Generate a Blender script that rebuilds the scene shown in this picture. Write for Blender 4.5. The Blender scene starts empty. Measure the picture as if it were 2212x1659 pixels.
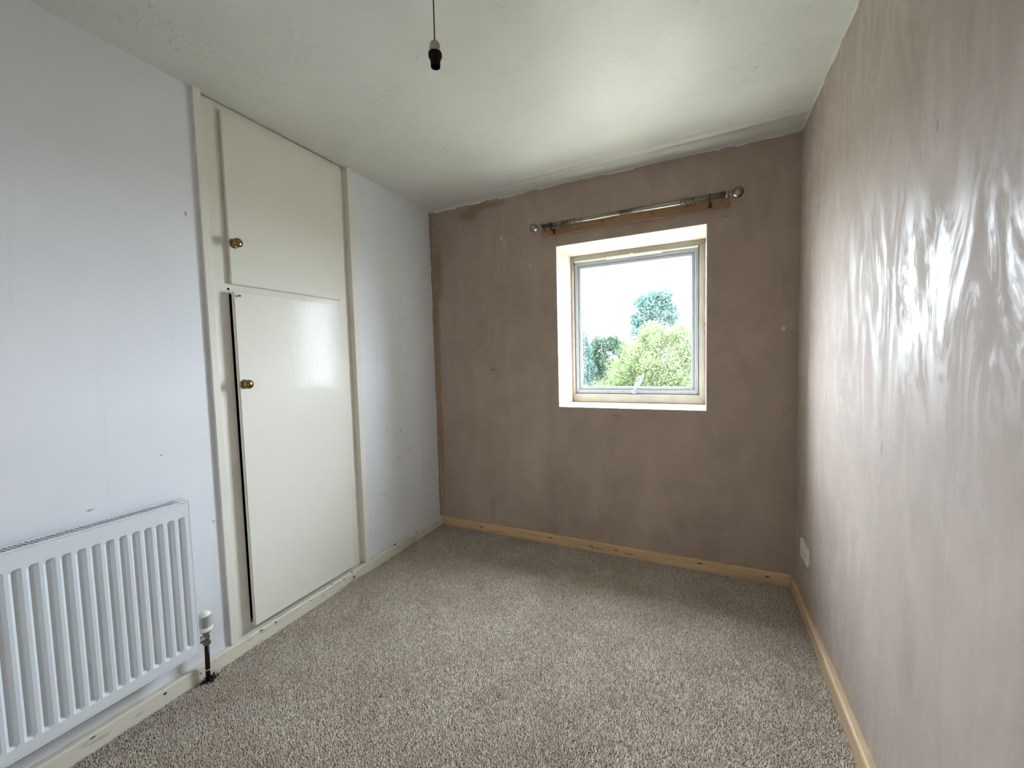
import bpy, bmesh, math, random
import numpy as np
from mathutils import Vector, Matrix

random.seed(7)
rng = np.random.default_rng(7)
sc = bpy.context.scene
COL = sc.collection

# ------------------------------------------------------------------ camera
camd = bpy.data.cameras.new('camera')
camd.sensor_fit = 'HORIZONTAL'
camd.sensor_width = 36.0
camd.lens = 868.654 / 2212 * 36.0
camd.clip_start = 0.02
camd.clip_end = 400
cam = bpy.data.objects.new('camera', camd)
COL.objects.link(cam)
cr = Vector((0.90438, 0.425926, -0.026145))
cu = Vector((-0.00176, 0.064992, 0.997884))
cf = Vector((-0.426724, 0.902421, -0.059527))
m = Matrix((cr, cu, -cf)).transposed().to_4x4()
m.translation = Vector((1.86714, -2.56993, 1.26879))
cam.matrix_world = m
sc.camera = cam

# ------------------------------------------------------------------ world / light / exposure
SKY = 15.0
LANDING_FILL = 24.0
w = bpy.data.worlds.new('overcast_sky')
sc.world = w
w.use_nodes = True
nt = w.node_tree
bg = nt.nodes['Background']
bg.inputs[0].default_value = (0.80, 0.89, 1.0, 1)
bg.inputs[1].default_value = SKY
sc.view_settings.view_transform = 'Standard'
sc.view_settings.look = 'None'
sc.view_settings.gamma = 1
sc.view_settings.exposure = 2.05
sc.view_settings.use_curve_mapping = False

W, H = 2.327, 2.402
YF = -3.35            # wall behind the camera
GROUND = -2.75

# window sampling portal (gives off no light; it only guides the sky sampling)
pl = bpy.data.lights.new('window_portal', 'AREA')
pl.shape = 'RECTANGLE'; pl.size = 0.94; pl.size_y = 1.12
pl.cycles.is_portal = True
po = bpy.data.objects.new('window_portal', pl)
COL.objects.link(po)
po.location = (1.445, 0.47, 1.476)
po.rotation_euler = (math.radians(-90), 0, 0)

# ------------------------------------------------------------------ material helpers
def lin(c):
    c = c / 255
    return c / 12.92 if c <= 0.04045 else ((c + 0.055) / 1.055) ** 2.4
def rgb(r, g, b): return (lin(r), lin(g), lin(b), 1)

class Mat:
    def __init__(s, name):
        s.m = bpy.data.materials.new(name); s.m.use_nodes = True
        s.t = s.m.node_tree; s.b = s.t.nodes['Principled BSDF']; s._co = None
    def n(s, typ, **kw):
        nd = s.t.nodes.new(typ)
        for k, v in kw.items(): setattr(nd, k, v)
        return nd
    def l(s, a, b): s.t.links.new(a, b)
    def co(s, scale=(1, 1, 1), rot=(0, 0, 0)):
        if s._co is None: s._co = s.n('ShaderNodeNewGeometry').outputs['Position']
        mp = s.n('ShaderNodeMapping'); mp.inputs['Scale'].default_value = scale
        mp.inputs['Rotation'].default_value = rot
        s.l(s._co, mp.inputs[0]); return mp.outputs[0]
    def noise(s, sc_, detail=4, rough=.5, scale=(1, 1, 1), rot=(0, 0, 0), dist=0):
        nd = s.n('ShaderNodeTexNoise'); nd.inputs['Scale'].default_value = sc_
        nd.inputs['Detail'].default_value = detail; nd.inputs['Roughness'].default_value = rough
        nd.inputs['Distortion'].default_value = dist
        s.l(s.co(scale, rot), nd.inputs['Vector']); return nd.outputs['Fac']
    def ramp(s, f, stops):
        nd = s.n('ShaderNodeValToRGB'); cr_ = nd.color_ramp
        while len(cr_.elements) < len(stops): cr_.elements.new(0.5)
        for e, (p, c) in zip(cr_.elements, stops):
            e.position = p
            e.color = c if isinstance(c, tuple) else (c, c, c, 1)
        s.l(f, nd.inputs[0]); return nd.outputs[0]
    def mix(s, f, a, b, mode='MIX'):
        nd = s.n('ShaderNodeMix', data_type='RGBA', blend_type=mode)
        for v, i in ((f, 0), (a, 6), (b, 7)):
            if hasattr(v, 'is_linked') or isinstance(v, bpy.types.NodeSocket): s.l(v, nd.inputs[i])
            else: nd.inputs[i].default_value = v
        return nd.outputs[2]
    def math(s, op, a, b=0.0, clamp=False):
        nd = s.n('ShaderNodeMath', operation=op, use_clamp=clamp)
        for v, i in ((a, 0), (b, 1)):
            if isinstance(v, bpy.types.NodeSocket): s.l(v, nd.inputs[i])
            else: nd.inputs[i].default_value = v
        return nd.outputs[0]
    def bump(s, h, strength=.3, dist=.002, prev=None):
        nd = s.n('ShaderNodeBump'); nd.inputs['Strength'].default_value = strength
        nd.inputs['Distance'].default_value = dist; s.l(h, nd.inputs['Height'])
        if prev is not None: s.l(prev, nd.inputs['Normal'])
        return nd.outputs[0]
    def spots(s, lst, warp=.3, wscale=60, soft=.25):
        # union of small ellipsoids, with an uneven edge
        cur = None
        nz = s.noise(wscale, 2)
        for c, r in lst:
            a = s.n('ShaderNodeVectorMath', operation='SUBTRACT'); s.l(s.co(), a.inputs[0]); a.inputs[1].default_value = c
            b = s.n('ShaderNodeVectorMath', operation='DIVIDE'); s.l(a.outputs[0], b.inputs[0]); b.inputs[1].default_value = r
            d = s.n('ShaderNodeVectorMath', operation='LENGTH'); s.l(b.outputs[0], d.inputs[0])
            cur = d.outputs['Value'] if cur is None else s.math('MINIMUM', cur, d.outputs['Value'])
        v = s.math('ADD', cur, s.math('MULTIPLY', s.math('SUBTRACT', nz, .5), warp * 4))
        return s.ramp(v, [(max(0., .75 - soft), 1.0), (min(.99, .75 + soft), 0.0)])
    def set(s, color=None, rough=None, metal=None, spec=None, normal=None, coat=None):
        for v, k in ((color, 'Base Color'), (rough, 'Roughness'), (metal, 'Metallic'), (spec, 'Specular IOR Level'), (coat, 'Coat Weight')):
            if v is None: continue
            if isinstance(v, bpy.types.NodeSocket): s.l(v, s.b.inputs[k])
            else: s.b.inputs[k].default_value = v
        if normal is not None: s.l(normal, s.b.inputs['Normal'])
        return s.m

M = {}
# white emulsion wall with scuffs
a = Mat('white_emulsion')
c = a.mix(a.ramp(a.noise(2.2, 3), [(.3, 0.), (.7, 1.)]), rgb(226, 228, 232), rgb(219, 221, 226))
sp = a.spots([((0, -1.631, 1.886), (.02, .006, .013)), ((0, -.328, 1.577), (.02, .006, .016)), ((0, -.229, 1.313), (.02, .02, .004)),
              ((0, -.30, 1.315), (.02, .012, .004)), ((0, -.429, .807), (.02, .012, .010)), ((0, -.40, .79), (.02, .010, .006)), ((0, -.342, .659), (.02, .006, .012)),
              ((0, -.37, .70), (.02, .004, .012)), ((0, -.63, .424), (.02, .008, .005)), ((0, -.60, .41), (.02, .006, .008)), ((0, -.66, .43), (.02, .01, .003)), ((0, -.251, .21), (.02, .003, .018)),
              ((0, -.46, .63), (.02, .012, .005)), ((0, -.44, .60), (.02, .009, .005)), ((0, -.36, 1.19), (.02, .010, .004)), ((0, -.56, .83), (.02, .010, .004)),
              ((0, -1.772, .94), (.02, .006, .004)), ((0, -1.61, .62), (.02, .006, .009)), ((0, -1.98, .80), (.02, .012, .005)), ((0, -1.69, .33), (.02, .003, .003))], warp=.35, wscale=170)
fine = a.ramp(a.noise(260, 2), [(.4, 0.), (.55, 1.)])
c = a.mix(a.math('MULTIPLY', a.math('MULTIPLY', sp, fine), .75), c, rgb(95, 80, 68))
st = a.ramp(a.noise(1.2, 5, scale=(1, 14, .8)), [(.62, 0.), (.72, 1.)])
c = a.mix(a.math('MULTIPLY', st, .12), c, rgb(160, 140, 125))
M['white_wall'] = a.set(c, .62, spec=.35, normal=a.bump(a.noise(160, 4), .12, .0015))
# bare trowelled plaster
def plaster(name, base, dark, light, extra=None, sheen=False, wallx=False):
    a = Mat(name)
    big = a.ramp(a.noise(1.7, 5, .6, dist=.6), [(.32, 0.), (.7, 1.)])
    c = a.mix(big, base, dark)
    mid = a.ramp(a.noise(5.5, 6, .62, scale=(1, 1, .45), dist=.8), [(.38, 0.), (.66, 1.)])
    c = a.mix(a.math('MULTIPLY', mid, .4), c, light)
    tro = a.ramp(a.noise(3.2, 6, .7, scale=(1, 1, 4.5), rot=(.25, .2, 0), dist=1.2), [(.56, 0.), (.72, 1.)])
    c = a.mix(a.math('MULTIPLY', tro, .28), c, light)
    seam = a.ramp(a.noise(1.9, 1, .3, scale=(3.2, 3.2, .12)), [(.5, 0.), (.515, 1.)])
    c = a.mix(a.math('MULTIPLY', seam, .16), c, dark)
    if extra: c = extra(a, c)
    h1 = a.noise(9, 6, .6, scale=(1, 1, .5), dist=.7)
    h2 = a.noise(38, 5, .7, scale=(1, 1.0, .35), rot=(.5, 0, 0), dist=1.5)
    nrm = a.bump(h1, .16, .005)
    nrm = a.bump(h2, .15, .0012, nrm)
    r = a.ramp(a.noise(7, 6, .7, scale=(1, 1.2, .45), rot=(.4, 0, 0), dist=2.0), [(.40, .30 if sheen else .5), (.62, .50 if sheen else .7)])
    if sheen:
        pol = a.ramp(a.noise(5.5, 7, .72, scale=(1, 1.3, .42), rot=(.35, 0, 0), dist=1.6), [(.47, 0.), (.60, 1.)])
        r = a.math('SUBTRACT', .62, a.math('MULTIPLY', pol, .26)); sp_v = a.math('ADD', .025, a.math('MULTIPLY', pol, .10))
        return a.set(c, r, spec=sp_v, normal=nrm)
    return a.set(c, r, spec=.3, normal=nrm)
def back_extra(a, c):
    s1 = a.spots([((.06, 0, 1.95), (.05, .1, .22)), ((.03, 0, 1.2), (.03, .1, 1.4)), ((.32, 0, 2.33), (.10, .1, .06)), ((.45, 0, 2.36), (.2, .1, .03))], warp=.35, wscale=9, soft=.35)
    c = a.mix(a.math('MULTIPLY', s1, .6), c, rgb(142, 112, 80))
    s2 = a.spots([((.599, 0, 2.119), (.012, .1, .022)), ((.62, 0, 2.07), (.004, .1, .03)), ((.769, 0, 1.997), (.006, .1, .008)), ((.811, 0, 1.911), (.008, .1, .015)),
                  ((.80, 0, 1.95), (.003, .1, .01)), ((2.26, 0, 1.398), (.013, .1, .017))], warp=.3, wscale=90)
    c = a.mix(a.math('MULTIPLY', s2, .6), c, rgb(225, 215, 205))
    s3 = a.spots([((1.99, 0, 2.03), (.02, .1, .006)), ((2.27, 0, .93), (.012, .1, .008)), ((1.38, 0, .90), (.05, .1, .006)), ((.50, 0, 1.20), (.03, .1, .012))], warp=.4, wscale=60)
    return a.mix(a.math('MULTIPLY', s3, .35), c, rgb(80, 66, 55))
M['plaster_back'] = plaster('bare_plaster_back', rgb(176, 157, 143), rgb(155, 138, 124), rgb(189, 171, 157), back_extra)
def right_extra(a, c):
    s1 = a.spots([((W, -1.358, 1.75), (.1, .004, .02)), ((W, -1.284, 1.285), (.1, .010, .016)), ((W, -1.112, .993), (.1, .004, .025))], warp=.3, wscale=90)
    return a.mix(a.math('MULTIPLY', s1, .5), c, rgb(110, 96, 86))
M['plaster_right'] = plaster('bare_plaster_right', rgb(180, 166, 157), rgb(166, 152, 143), rgb(190, 178, 170), right_extra, sheen=True)
# ceiling
a = Mat('ceiling_paint')
c = a.mix(a.ramp(a.noise(2.5, 4), [(.35, 0.), (.65, 1.)]), rgb(226, 225, 219), rgb(218, 217, 211))
area = a.ramp(a.noise(2.6, 3, .5, dist=.5), [(.51, 0.), (.62, 1.)])
ck = a.ramp(a.noise(34, 5, .6, scale=(1, 2.2, 1), dist=1.4), [(.37, 1.), (.43, 0.)])
cracks = a.math('MULTIPLY', area, ck)
c = a.mix(a.math('MULTIPLY', cracks, .25), c, rgb(140, 134, 120))
h = a.math('SUBTRACT', a.noise(130, 4), a.math('MULTIPLY', cracks, 1.2))
nrm = a.bump(a.noise(3.2, 3, .5, dist=.4), .35, .03)
M['ceiling'] = a.set(c, .40, spec=.32, normal=a.bump(h, .22, .002, nrm))
M['paint_edge'] = Mat('ragged_paint').set(rgb(220, 216, 206), .6)
M['plaster_edge'] = Mat('ragged_plaster').set(rgb(160, 135, 112), .85)
# cream gloss
a = Mat('cream_gloss')
c = a.mix(a.noise(3, 3), rgb(228, 224, 214), rgb(222, 218, 208))
h = a.noise(45, 4, .6, scale=(1, 1.6, .12))
nrm = a.bump(h, .35, .0012)
nrm = a.bump(a.noise(7, 3), .25, .004, nrm)
M['cream'] = a.set(c, .12, spec=.075, normal=nrm)
a = Mat('cream_gloss_skirting')
c = a.mix(a.noise(5, 3), rgb(222, 217, 203), rgb(210, 205, 190))
chip = a.spots([((.0276, -.912, .025), (.006, .0095, .0095)), ((.0276, -.984, .049), (.01, .010, .004)), ((.0276, -1.39, .047), (.01, .009, .005)),
                ((.0276, -1.46, .052), (.01, .010, .004)), ((.0276, -1.71, .03), (.01, .006, .003)), ((.0276, -1.83, .04), (.01, .007, .006)), ((.0276, -2.03, .045), (.01, .012, .003)),
                ((.02, -.92, .058), (.01, .008, .003)), ((.015, -.33, .058), (.01, .010, .004)), ((.015, -.55, .058), (.01, .02, .002)), ((.0276, -1.2, .045), (.01, .006, .003)), ((.02, -1.06, .058), (.01, .005, .003))], warp=.15, wscale=200, soft=.12)
c = a.mix(chip, c, rgb(40, 32, 26))
edge = a.math('MULTIPLY', a.ramp(a.noise(60, 4, scale=(1, .25, 1)), [(.60, 0.), (.66, 1.)]), .35)
c = a.mix(edge, c, rgb(150, 132, 108))
M['skirt_paint'] = a.set(c, .28, normal=a.bump(a.noise(40, 4, scale=(1, .3, 1)), .35, .002))
# pine
def pine(name, axis, c0, c1, knots):
    a = Mat(name)
    sc_ = (.5, 9, 16) if axis == 'x' else (9, .5, 16)
    g = a.ramp(a.noise(6, 5, .6, scale=sc_, dist=.9), [(.35, 0.), (.65, 1.)])
    c = a.mix(g, c0, c1)
    g2 = a.ramp(a.noise(9, 5, .6, scale=sc_, dist=1.6), [(.58, 0.), (.63, 1.)])
    c = a.mix(a.math('MULTIPLY', g2, .4), c, rgb(150, 104, 66))
    k = a.spots(knots, warp=.2, wscale=60, soft=.3)
    c = a.mix(a.math('MULTIPLY', k, .9), c, rgb(78, 42, 20))
    return a.set(c, .5, normal=a.bump(g, .15, .0008))
M['pine_x'] = pine('pine_board', 'x', rgb(218, 186, 146), rgb(198, 162, 118),
                   [((x, -.02, z), (.018, .03, .006)) for x, z in ((.38, .03), (.92, .035), (1.21, .028), (1.37, .03), (1.86, .04), (2.2, .03))] +
                   [((x, -.02, .02), (.05, .03, .003)) for x in (1.25, .52, 1.45)])
M['pine_y'] = pine('pine_board_side', 'y', rgb(205, 180, 148), rgb(188, 160, 124), [((W, -.45, .03), (.03, .015, .006)), ((W, -.52, .04), (.03, .02, .006))])
M['batten'] = pine('batten_wood', 'x', rgb(158, 124, 88), rgb(136, 104, 72), [((x, -.02, 2.11), (.012, .03, .006)) for x in (1.31, 1.6)])
# carpet
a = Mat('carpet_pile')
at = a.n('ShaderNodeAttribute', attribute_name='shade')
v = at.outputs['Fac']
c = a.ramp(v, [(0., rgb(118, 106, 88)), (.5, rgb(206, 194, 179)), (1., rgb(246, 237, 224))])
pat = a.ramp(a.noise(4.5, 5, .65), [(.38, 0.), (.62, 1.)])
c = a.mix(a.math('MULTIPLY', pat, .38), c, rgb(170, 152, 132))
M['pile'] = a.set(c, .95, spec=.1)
M['carpet_base'] = Mat('carpet_backing').set(rgb(128, 116, 100), 1., spec=.0)
# metals, plastics
a = Mat('white_radiator_enamel')
M['rad'] = a.set(rgb(214, 219, 224), .30, normal=a.bump(a.noise(300, 2), .08, .0006))
M['rad_slot_shade'] = Mat('radiator_slot_shade').set(rgb(40, 44, 55), .7)
M['nickel'] = Mat('brushed_nickel').set(rgb(150, 143, 134), .30, 1.)
M['dark_metal'] = Mat('dark_bracket_metal').set(rgb(72, 68, 60), .4, .9)
M['ring'] = Mat('ring_metal').set(rgb(84, 78, 72), .3, 1.)
M['brass'] = Mat('aged_brass').set(rgb(150, 126, 84), .16, 1.)
M['copper'] = Mat('dark_copper').set(rgb(52, 28, 20), .4, .7)
M['chrome'] = Mat('tarnished_chrome').set(rgb(150, 142, 128), .28, 1.)
M['white_plastic'] = Mat('white_plastic').set(rgb(228, 228, 222), .35)
M['grey_plastic'] = Mat('slot_grey').set(rgb(70, 68, 62), .6)
M['black_plastic'] = Mat('black_bakelite').set(rgb(10, 10, 10), .6, spec=.15)
M['old_plastic'] = Mat('aged_plastic').set(rgb(165, 155, 138), .5)
M['flex'] = Mat('brown_flex').set(rgb(92, 78, 62), .6)
M['inside_shade'] = Mat('cupboard_inside_shade').set(rgb(30, 26, 22), .9)
M['debris'] = Mat('dark_debris').set(rgb(30, 24, 18), .9)
# window
a = Mat('old_frame_paint')
z = a.n('ShaderNodeSeparateXYZ'); a.l(a.co(), z.inputs[0])
nz = a.noise(22, 5, .7)
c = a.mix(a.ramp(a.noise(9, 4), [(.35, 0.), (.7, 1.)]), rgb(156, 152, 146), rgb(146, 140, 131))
def band(v, lo, hi):   # 1 close to lo, 0 at hi
    mr = a.n('ShaderNodeMapRange'); a.l(v, mr.inputs[0]); mr.inputs[1].default_value = lo; mr.inputs[2].default_value = hi
    mr.inputs[3].default_value = 1; mr.inputs[4].default_value = 0; return mr.outputs[0]
near = a.math('MAXIMUM', a.math('MAXIMUM', band(z.outputs[0], 1.0, 1.022), band(z.outputs[0], 1.89, 1.866)),
              a.math('MAXIMUM', band(z.outputs[2], .948, .968), band(z.outputs[2], 2.004, 1.996)))
e = a.ramp(a.math('ADD', near, a.math('SUBTRACT', nz, .9)), [(.12, 0.), (.4, 1.)])
c = a.mix(a.math('MULTIPLY', e, .85), c, rgb(150, 116, 84))
M['frame'] = a.set(c, .5, normal=a.bump(nz, .3, .002))
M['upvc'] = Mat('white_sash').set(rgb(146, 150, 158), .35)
M['gasket'] = Mat('dark_gasket').set(rgb(70, 74, 84), .6)
a = Mat('reveal_paint')
c = a.mix(a.ramp(a.noise(6, 5, .6), [(.4, 0.), (.68, 1.)]), rgb(218, 210, 194), rgb(206, 196, 178))
M['reveal'] = a.set(c, .7, normal=a.bump(a.noise(40, 4), .2, .002))
# glass: thin clear pane
g = bpy.data.materials.new('clear_glass'); g.use_nodes = True
t = g.node_tree; t.nodes.clear()
out = t.nodes.new('ShaderNodeOutputMaterial'); tr = t.nodes.new('ShaderNodeBsdfTransparent'); gl = t.nodes.new('ShaderNodeBsdfGlossy')
gl.inputs['Roughness'].default_value = .02; tr.inputs[0].default_value = (.97, .985, .98, 1)
ge = t.nodes.new('ShaderNodeNewGeometry'); dp = t.nodes.new('ShaderNodeVectorMath'); dp.operation = 'DOT_PRODUCT'
t.links.new(ge.outputs['Normal'], dp.inputs[0]); t.links.new(ge.outputs['Incoming'], dp.inputs[1])
def mth(op, a_, b_):
    nd = t.nodes.new('ShaderNodeMath'); nd.operation = op
    for v_, i_ in ((a_, 0), (b_, 1)):
        if isinstance(v_, bpy.types.NodeSocket): t.links.new(v_, nd.inputs[i_])
        else: nd.inputs[i_].default_value = v_
    return nd.outputs[0]
# Schlick reflectance of a thin pane, the same from both sides
sch = mth('ADD', mth('MULTIPLY', mth('POWER', mth('SUBTRACT', 1.0, mth('ABSOLUTE', dp.outputs['Value'], 0.0)), 5.0), .96), .04)
mx = t.nodes.new('ShaderNodeMixShader')
t.links.new(sch, mx.inputs[0]); t.links.new(tr.outputs[0], mx.inputs[1]); t.links.new(gl.outputs[0], mx.inputs[2]); t.links.new(mx.outputs[0], out.inputs[0])
M['glass'] = g
# outdoors
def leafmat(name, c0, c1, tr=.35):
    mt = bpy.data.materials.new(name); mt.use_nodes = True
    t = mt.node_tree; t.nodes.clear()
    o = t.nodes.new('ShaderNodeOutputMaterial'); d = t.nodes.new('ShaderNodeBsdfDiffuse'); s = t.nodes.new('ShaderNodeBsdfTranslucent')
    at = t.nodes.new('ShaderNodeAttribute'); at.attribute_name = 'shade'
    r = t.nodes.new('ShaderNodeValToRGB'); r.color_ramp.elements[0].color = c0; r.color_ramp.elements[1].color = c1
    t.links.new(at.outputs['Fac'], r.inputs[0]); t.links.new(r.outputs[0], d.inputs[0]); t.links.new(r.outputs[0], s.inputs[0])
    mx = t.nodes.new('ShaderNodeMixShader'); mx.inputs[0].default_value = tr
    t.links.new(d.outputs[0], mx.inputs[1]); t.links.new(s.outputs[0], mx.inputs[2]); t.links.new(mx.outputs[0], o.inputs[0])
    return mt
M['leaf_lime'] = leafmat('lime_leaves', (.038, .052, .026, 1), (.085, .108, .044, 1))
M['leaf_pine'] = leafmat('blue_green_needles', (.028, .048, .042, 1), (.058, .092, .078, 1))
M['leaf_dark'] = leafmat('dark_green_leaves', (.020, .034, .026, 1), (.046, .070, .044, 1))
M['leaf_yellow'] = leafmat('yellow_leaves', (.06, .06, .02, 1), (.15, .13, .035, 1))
M['bark'] = Mat('tree_bark').set((.05, .042, .035, 1), .9)
a = Mat('lawn'); M['lawn'] = a.set(a.mix(a.noise(.6, 5), (.15, .15, .11, 1), (.18, .175, .14, 1)), 1., spec=.1)
a = Mat('render_wall'); M['outside'] = a.set(rgb(200, 190, 175), .9)

# ------------------------------------------------------------------ geometry helpers
def link(name, bm, mat, parent=None, smooth=False, label=None):
    me = bpy.data.meshes.new(name)
    bmesh.ops.recalc_face_normals(bm, faces=bm.faces)
    bm.to_mesh(me); bm.free()
    o = bpy.data.objects.new(name, me); COL.objects.link(o)
    if mat: me.materials.append(mat)
    if smooth:
        for p in me.polygons: p.use_smooth = True
    if parent: o.parent = parent
    if label: o['label'] = label
    return o
def box(bm, x0, x1, y0, y1, z0, z1, bevel=0, seg=2):
    r = bmesh.ops.create_cube(bm, size=1)
    for v in r['verts']:
        v.co = Vector(((x0 + x1) / 2 + v.co.x * (x1 - x0), (y0 + y1) / 2 + v.co.y * (y1 - y0), (z0 + z1) / 2 + v.co.z * (z1 - z0)))
    if bevel:
        es = {e for v in r['verts'] for e in v.link_edges}
        bmesh.ops.bevel(bm, geom=list(es), offset=bevel, segments=seg, affect='EDGES', profile=.6)
def B(*args, **kw):
    bm = bmesh.new()
    if isinstance(args[0], (tuple, list)):
        for q in args: box(bm, *q, **kw)
    else: box(bm, *args, **kw)
    return bm
def lathe(bm, prof, mat4=Matrix(), n=32, cap=True):
    """prof = [(radius, height)] round local z, placed by mat4"""
    rings = []
    for r, h in prof:
        rings.append([bm.verts.new(mat4 @ Vector((r * math.cos(2 * math.pi * i / n), r * math.sin(2 * math.pi * i / n), h))) for i in range(n)])
    for a_, b_ in zip(rings, rings[1:]):
        for i in range(n): bm.faces.new((a_[i], a_[(i + 1) % n], b_[(i + 1) % n], b_[i]))
    if cap:
        bm.faces.new(rings[0][::-1]); bm.faces.new(rings[-1])
def tube(bm, pts, r, n=12):
    pts = [Vector(p) for p in pts]; rings = []
    up = None
    for i, p in enumerate(pts):
        d = (pts[min(i + 1, len(pts) - 1)] - pts[max(i - 1, 0)]).normalized()
        if up is None:
            up = d.orthogonal().normalized()
        up = (up - d * up.dot(d)).normalized(); sd = d.cross(up)
        rr = r[i] if isinstance(r, (list, tuple)) else r
        rings.append([bm.verts.new(p + rr * (math.cos(2 * math.pi * k / n) * up + math.sin(2 * math.pi * k / n) * sd)) for k in range(n)])
    for a_, b_ in zip(rings, rings[1:]):
        for i in range(n): bm.faces.new((a_[i], a_[(i + 1) % n], b_[(i + 1) % n], b_[i]))
    bm.faces.new(rings[0][::-1]); bm.faces.new(rings[-1])
def torus(bm, c, axis, R, r, n=32, k=8):
    q = Vector(axis).to_track_quat('Z', 'Y').to_matrix().to_4x4(); q.translation = Vector(c)
    vs = []
    for i in range(n):
        A = 2 * math.pi * i / n
        vs.append([bm.verts.new(q @ Vector(((R + r * math.cos(2 * math.pi * j / k)) * math.cos(A), (R + r * math.cos(2 * math.pi * j / k)) * math.sin(A), r * math.sin(2 * math.pi * j / k)))) for j in range(k)])
    for i in range(n):
        for j in range(k): bm.faces.new((vs[i][j], vs[(i + 1) % n][j], vs[(i + 1) % n][(j + 1) % k], vs[i][(j + 1) % k]))
def prism(bm, prof, p0, p1, ax):
    """extrude a closed 2D profile [(a,b)] along axis ax from p0 to p1; a,b are the other two axes in order"""
    def mk(a_, b_, t_):
        return {'x': (t_, a_, b_), 'y': (a_, t_, b_), 'z': (a_, b_, t_)}[ax]
    A = [bm.verts.new(mk(x, y, p0)) for x, y in prof]; Bv = [bm.verts.new(mk(x, y, p1)) for x, y in prof]
    n = len(prof)
    for i in range(n): bm.faces.new((A[i], A[(i + 1) % n], Bv[(i + 1) % n], Bv[i]))
    bm.faces.new(A[::-1]); bm.faces.new(Bv)
def empty(name, loc=(0, 0, 0), rz=0):
    o = bpy.data.objects.new(name, None); COL.objects.link(o); o.location = loc; o.rotation_euler[2] = rz
    o.empty_display_size = .05
    return o
def tag(o, label, cat, group=None):
    o['label'] = label; o['category'] = cat
    if group: o['group'] = group
    return o
def struct(o, label=None):
    o['kind'] = 'structure'
    if label: o['label'] = label
    return o

# ------------------------------------------------------------------ room shell
OX0, OX1, OZ0, OZ1 = 1.0, 1.89, .947, 2.005      # window opening
g_ = .004
wb = link('wall_back', B((-.4, OX0 - g_, 0, .42, GROUND, H + .25), (OX1 + g_, W + .4, 0, .42, GROUND, H + .25),
                         (OX0 - g_, OX1 + g_, 0, .42, GROUND, OZ0 - g_), (OX0 - g_, OX1 + g_, 0, .42, OZ1 + g_, H + .25)), M['plaster_back'])
struct(wb, 'bare brown plaster wall with the window')
e0 = .0006
for nm, q in (('reveal_side', (OX0 - g_, OX0, e0, .41, OZ0 - g_, OZ1 + g_)), ('reveal_side', (OX1, OX1 + g_, e0, .41, OZ0 - g_, OZ1 + g_)),
              ('reveal_head', (OX0, OX1, e0, .41, OZ1, OZ1 + g_)), ('window_sill', (OX0, OX1, e0, .41, OZ0 - g_, OZ0))):
    link(nm, B(*q), M['reveal'], wb)
# built-in cupboard opening in the left wall
CY0, CY1 = -1.553, -.800          # inner edges of the two casings
wl = link('wall_left', B((-.14, 0, YF, CY0 - .004, -.2, H + .2), (-.14, 0, CY1 + .004, 0, -.2, H + .2)), M['white_wall'])
struct(wl, 'white painted wall with radiator and cupboard')
wr = struct(link('wall_right', B(W, W + .3, YF - .3, 0, -.2, H + .2), M['plaster_right']), 'bare pinkish plaster wall')
wf = struct(link('wall_front', B((-.4, .95, YF - .12, YF, -.2, H + .2), (1.77, W + .3, YF - .12, YF, -.2, H + .2), (.95, 1.77, YF - .12, YF, 2.02, H + .2)), M['white_wall']))
outer = struct(link('wall_outside', B(-.70, -.64, YF - 1.6, .42, GROUND, H + .25), M['outside']))
hs = struct(link('wall_below', B(-.64, W + .4, YF - 1.6, -.02, GROUND, -.25), M['outside']))
# landing beyond the open doorway behind the camera, plus an unseen fill light
ld = struct(link('wall_landing', B((-.05, 0, YF - 1.5, YF - .12, -.2, H + .2), (W + .25, W + .3, YF - 1.5, YF - .12, -.2, H + .2), (-.05, W + .3, YF - 1.6, YF - 1.5, -.2, H + .2)), M['white_wall']))
struct(link('floor_landing', B(-.05, W + .3, YF - 1.6, YF - .1, -.25, -.002), M['carpet_base']))
d1 = struct(empty('door_1', (.99, YF - .02, 0)))
def D1(o): o.parent = d1; return o
D1(link('door_leaf', B(-.74 - .0, -.0, -.0, .04, .01, 1.98, bevel=.002), M['cream'])); d1.rotation_euler[2] = 0
for nm, q in (('door_frame', (-.04, -.005, -.10, .036, 0, 2.02)),): pass
D1(link('door_frame', B((.745, .78, -.10, .035, 0, 2.02), (-.04, -.004, -.10, .018, 0, 2.02), (-.04, .78, -.10, .035, 1.985, 2.02)), M['cream']))
bm = bmesh.new(); lathe(bm, [(.004, 0), (.01, .001), (.008, .03), (.022, .04), (.022, .055), (.01, .062), (.003, .063)], Matrix.Translation((-.68, .04, 1.0)) @ Matrix.Rotation(-math.pi / 2, 4, 'X'), 24)
D1(link('door_handle', bm, M['brass'], None, True))
lt = bpy.data.lights.new('landing_fill_light', 'POINT'); lt.energy = LANDING_FILL; lt.shadow_soft_size = .07; lt.color = (1.0, .97, .93)  # unseen point light, added as fill for the back wall
lo_ = bpy.data.objects.new('landing_fill_light', lt); COL.objects.link(lo_); lo_.location = (2.15, YF - .27, 1.9)

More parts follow.
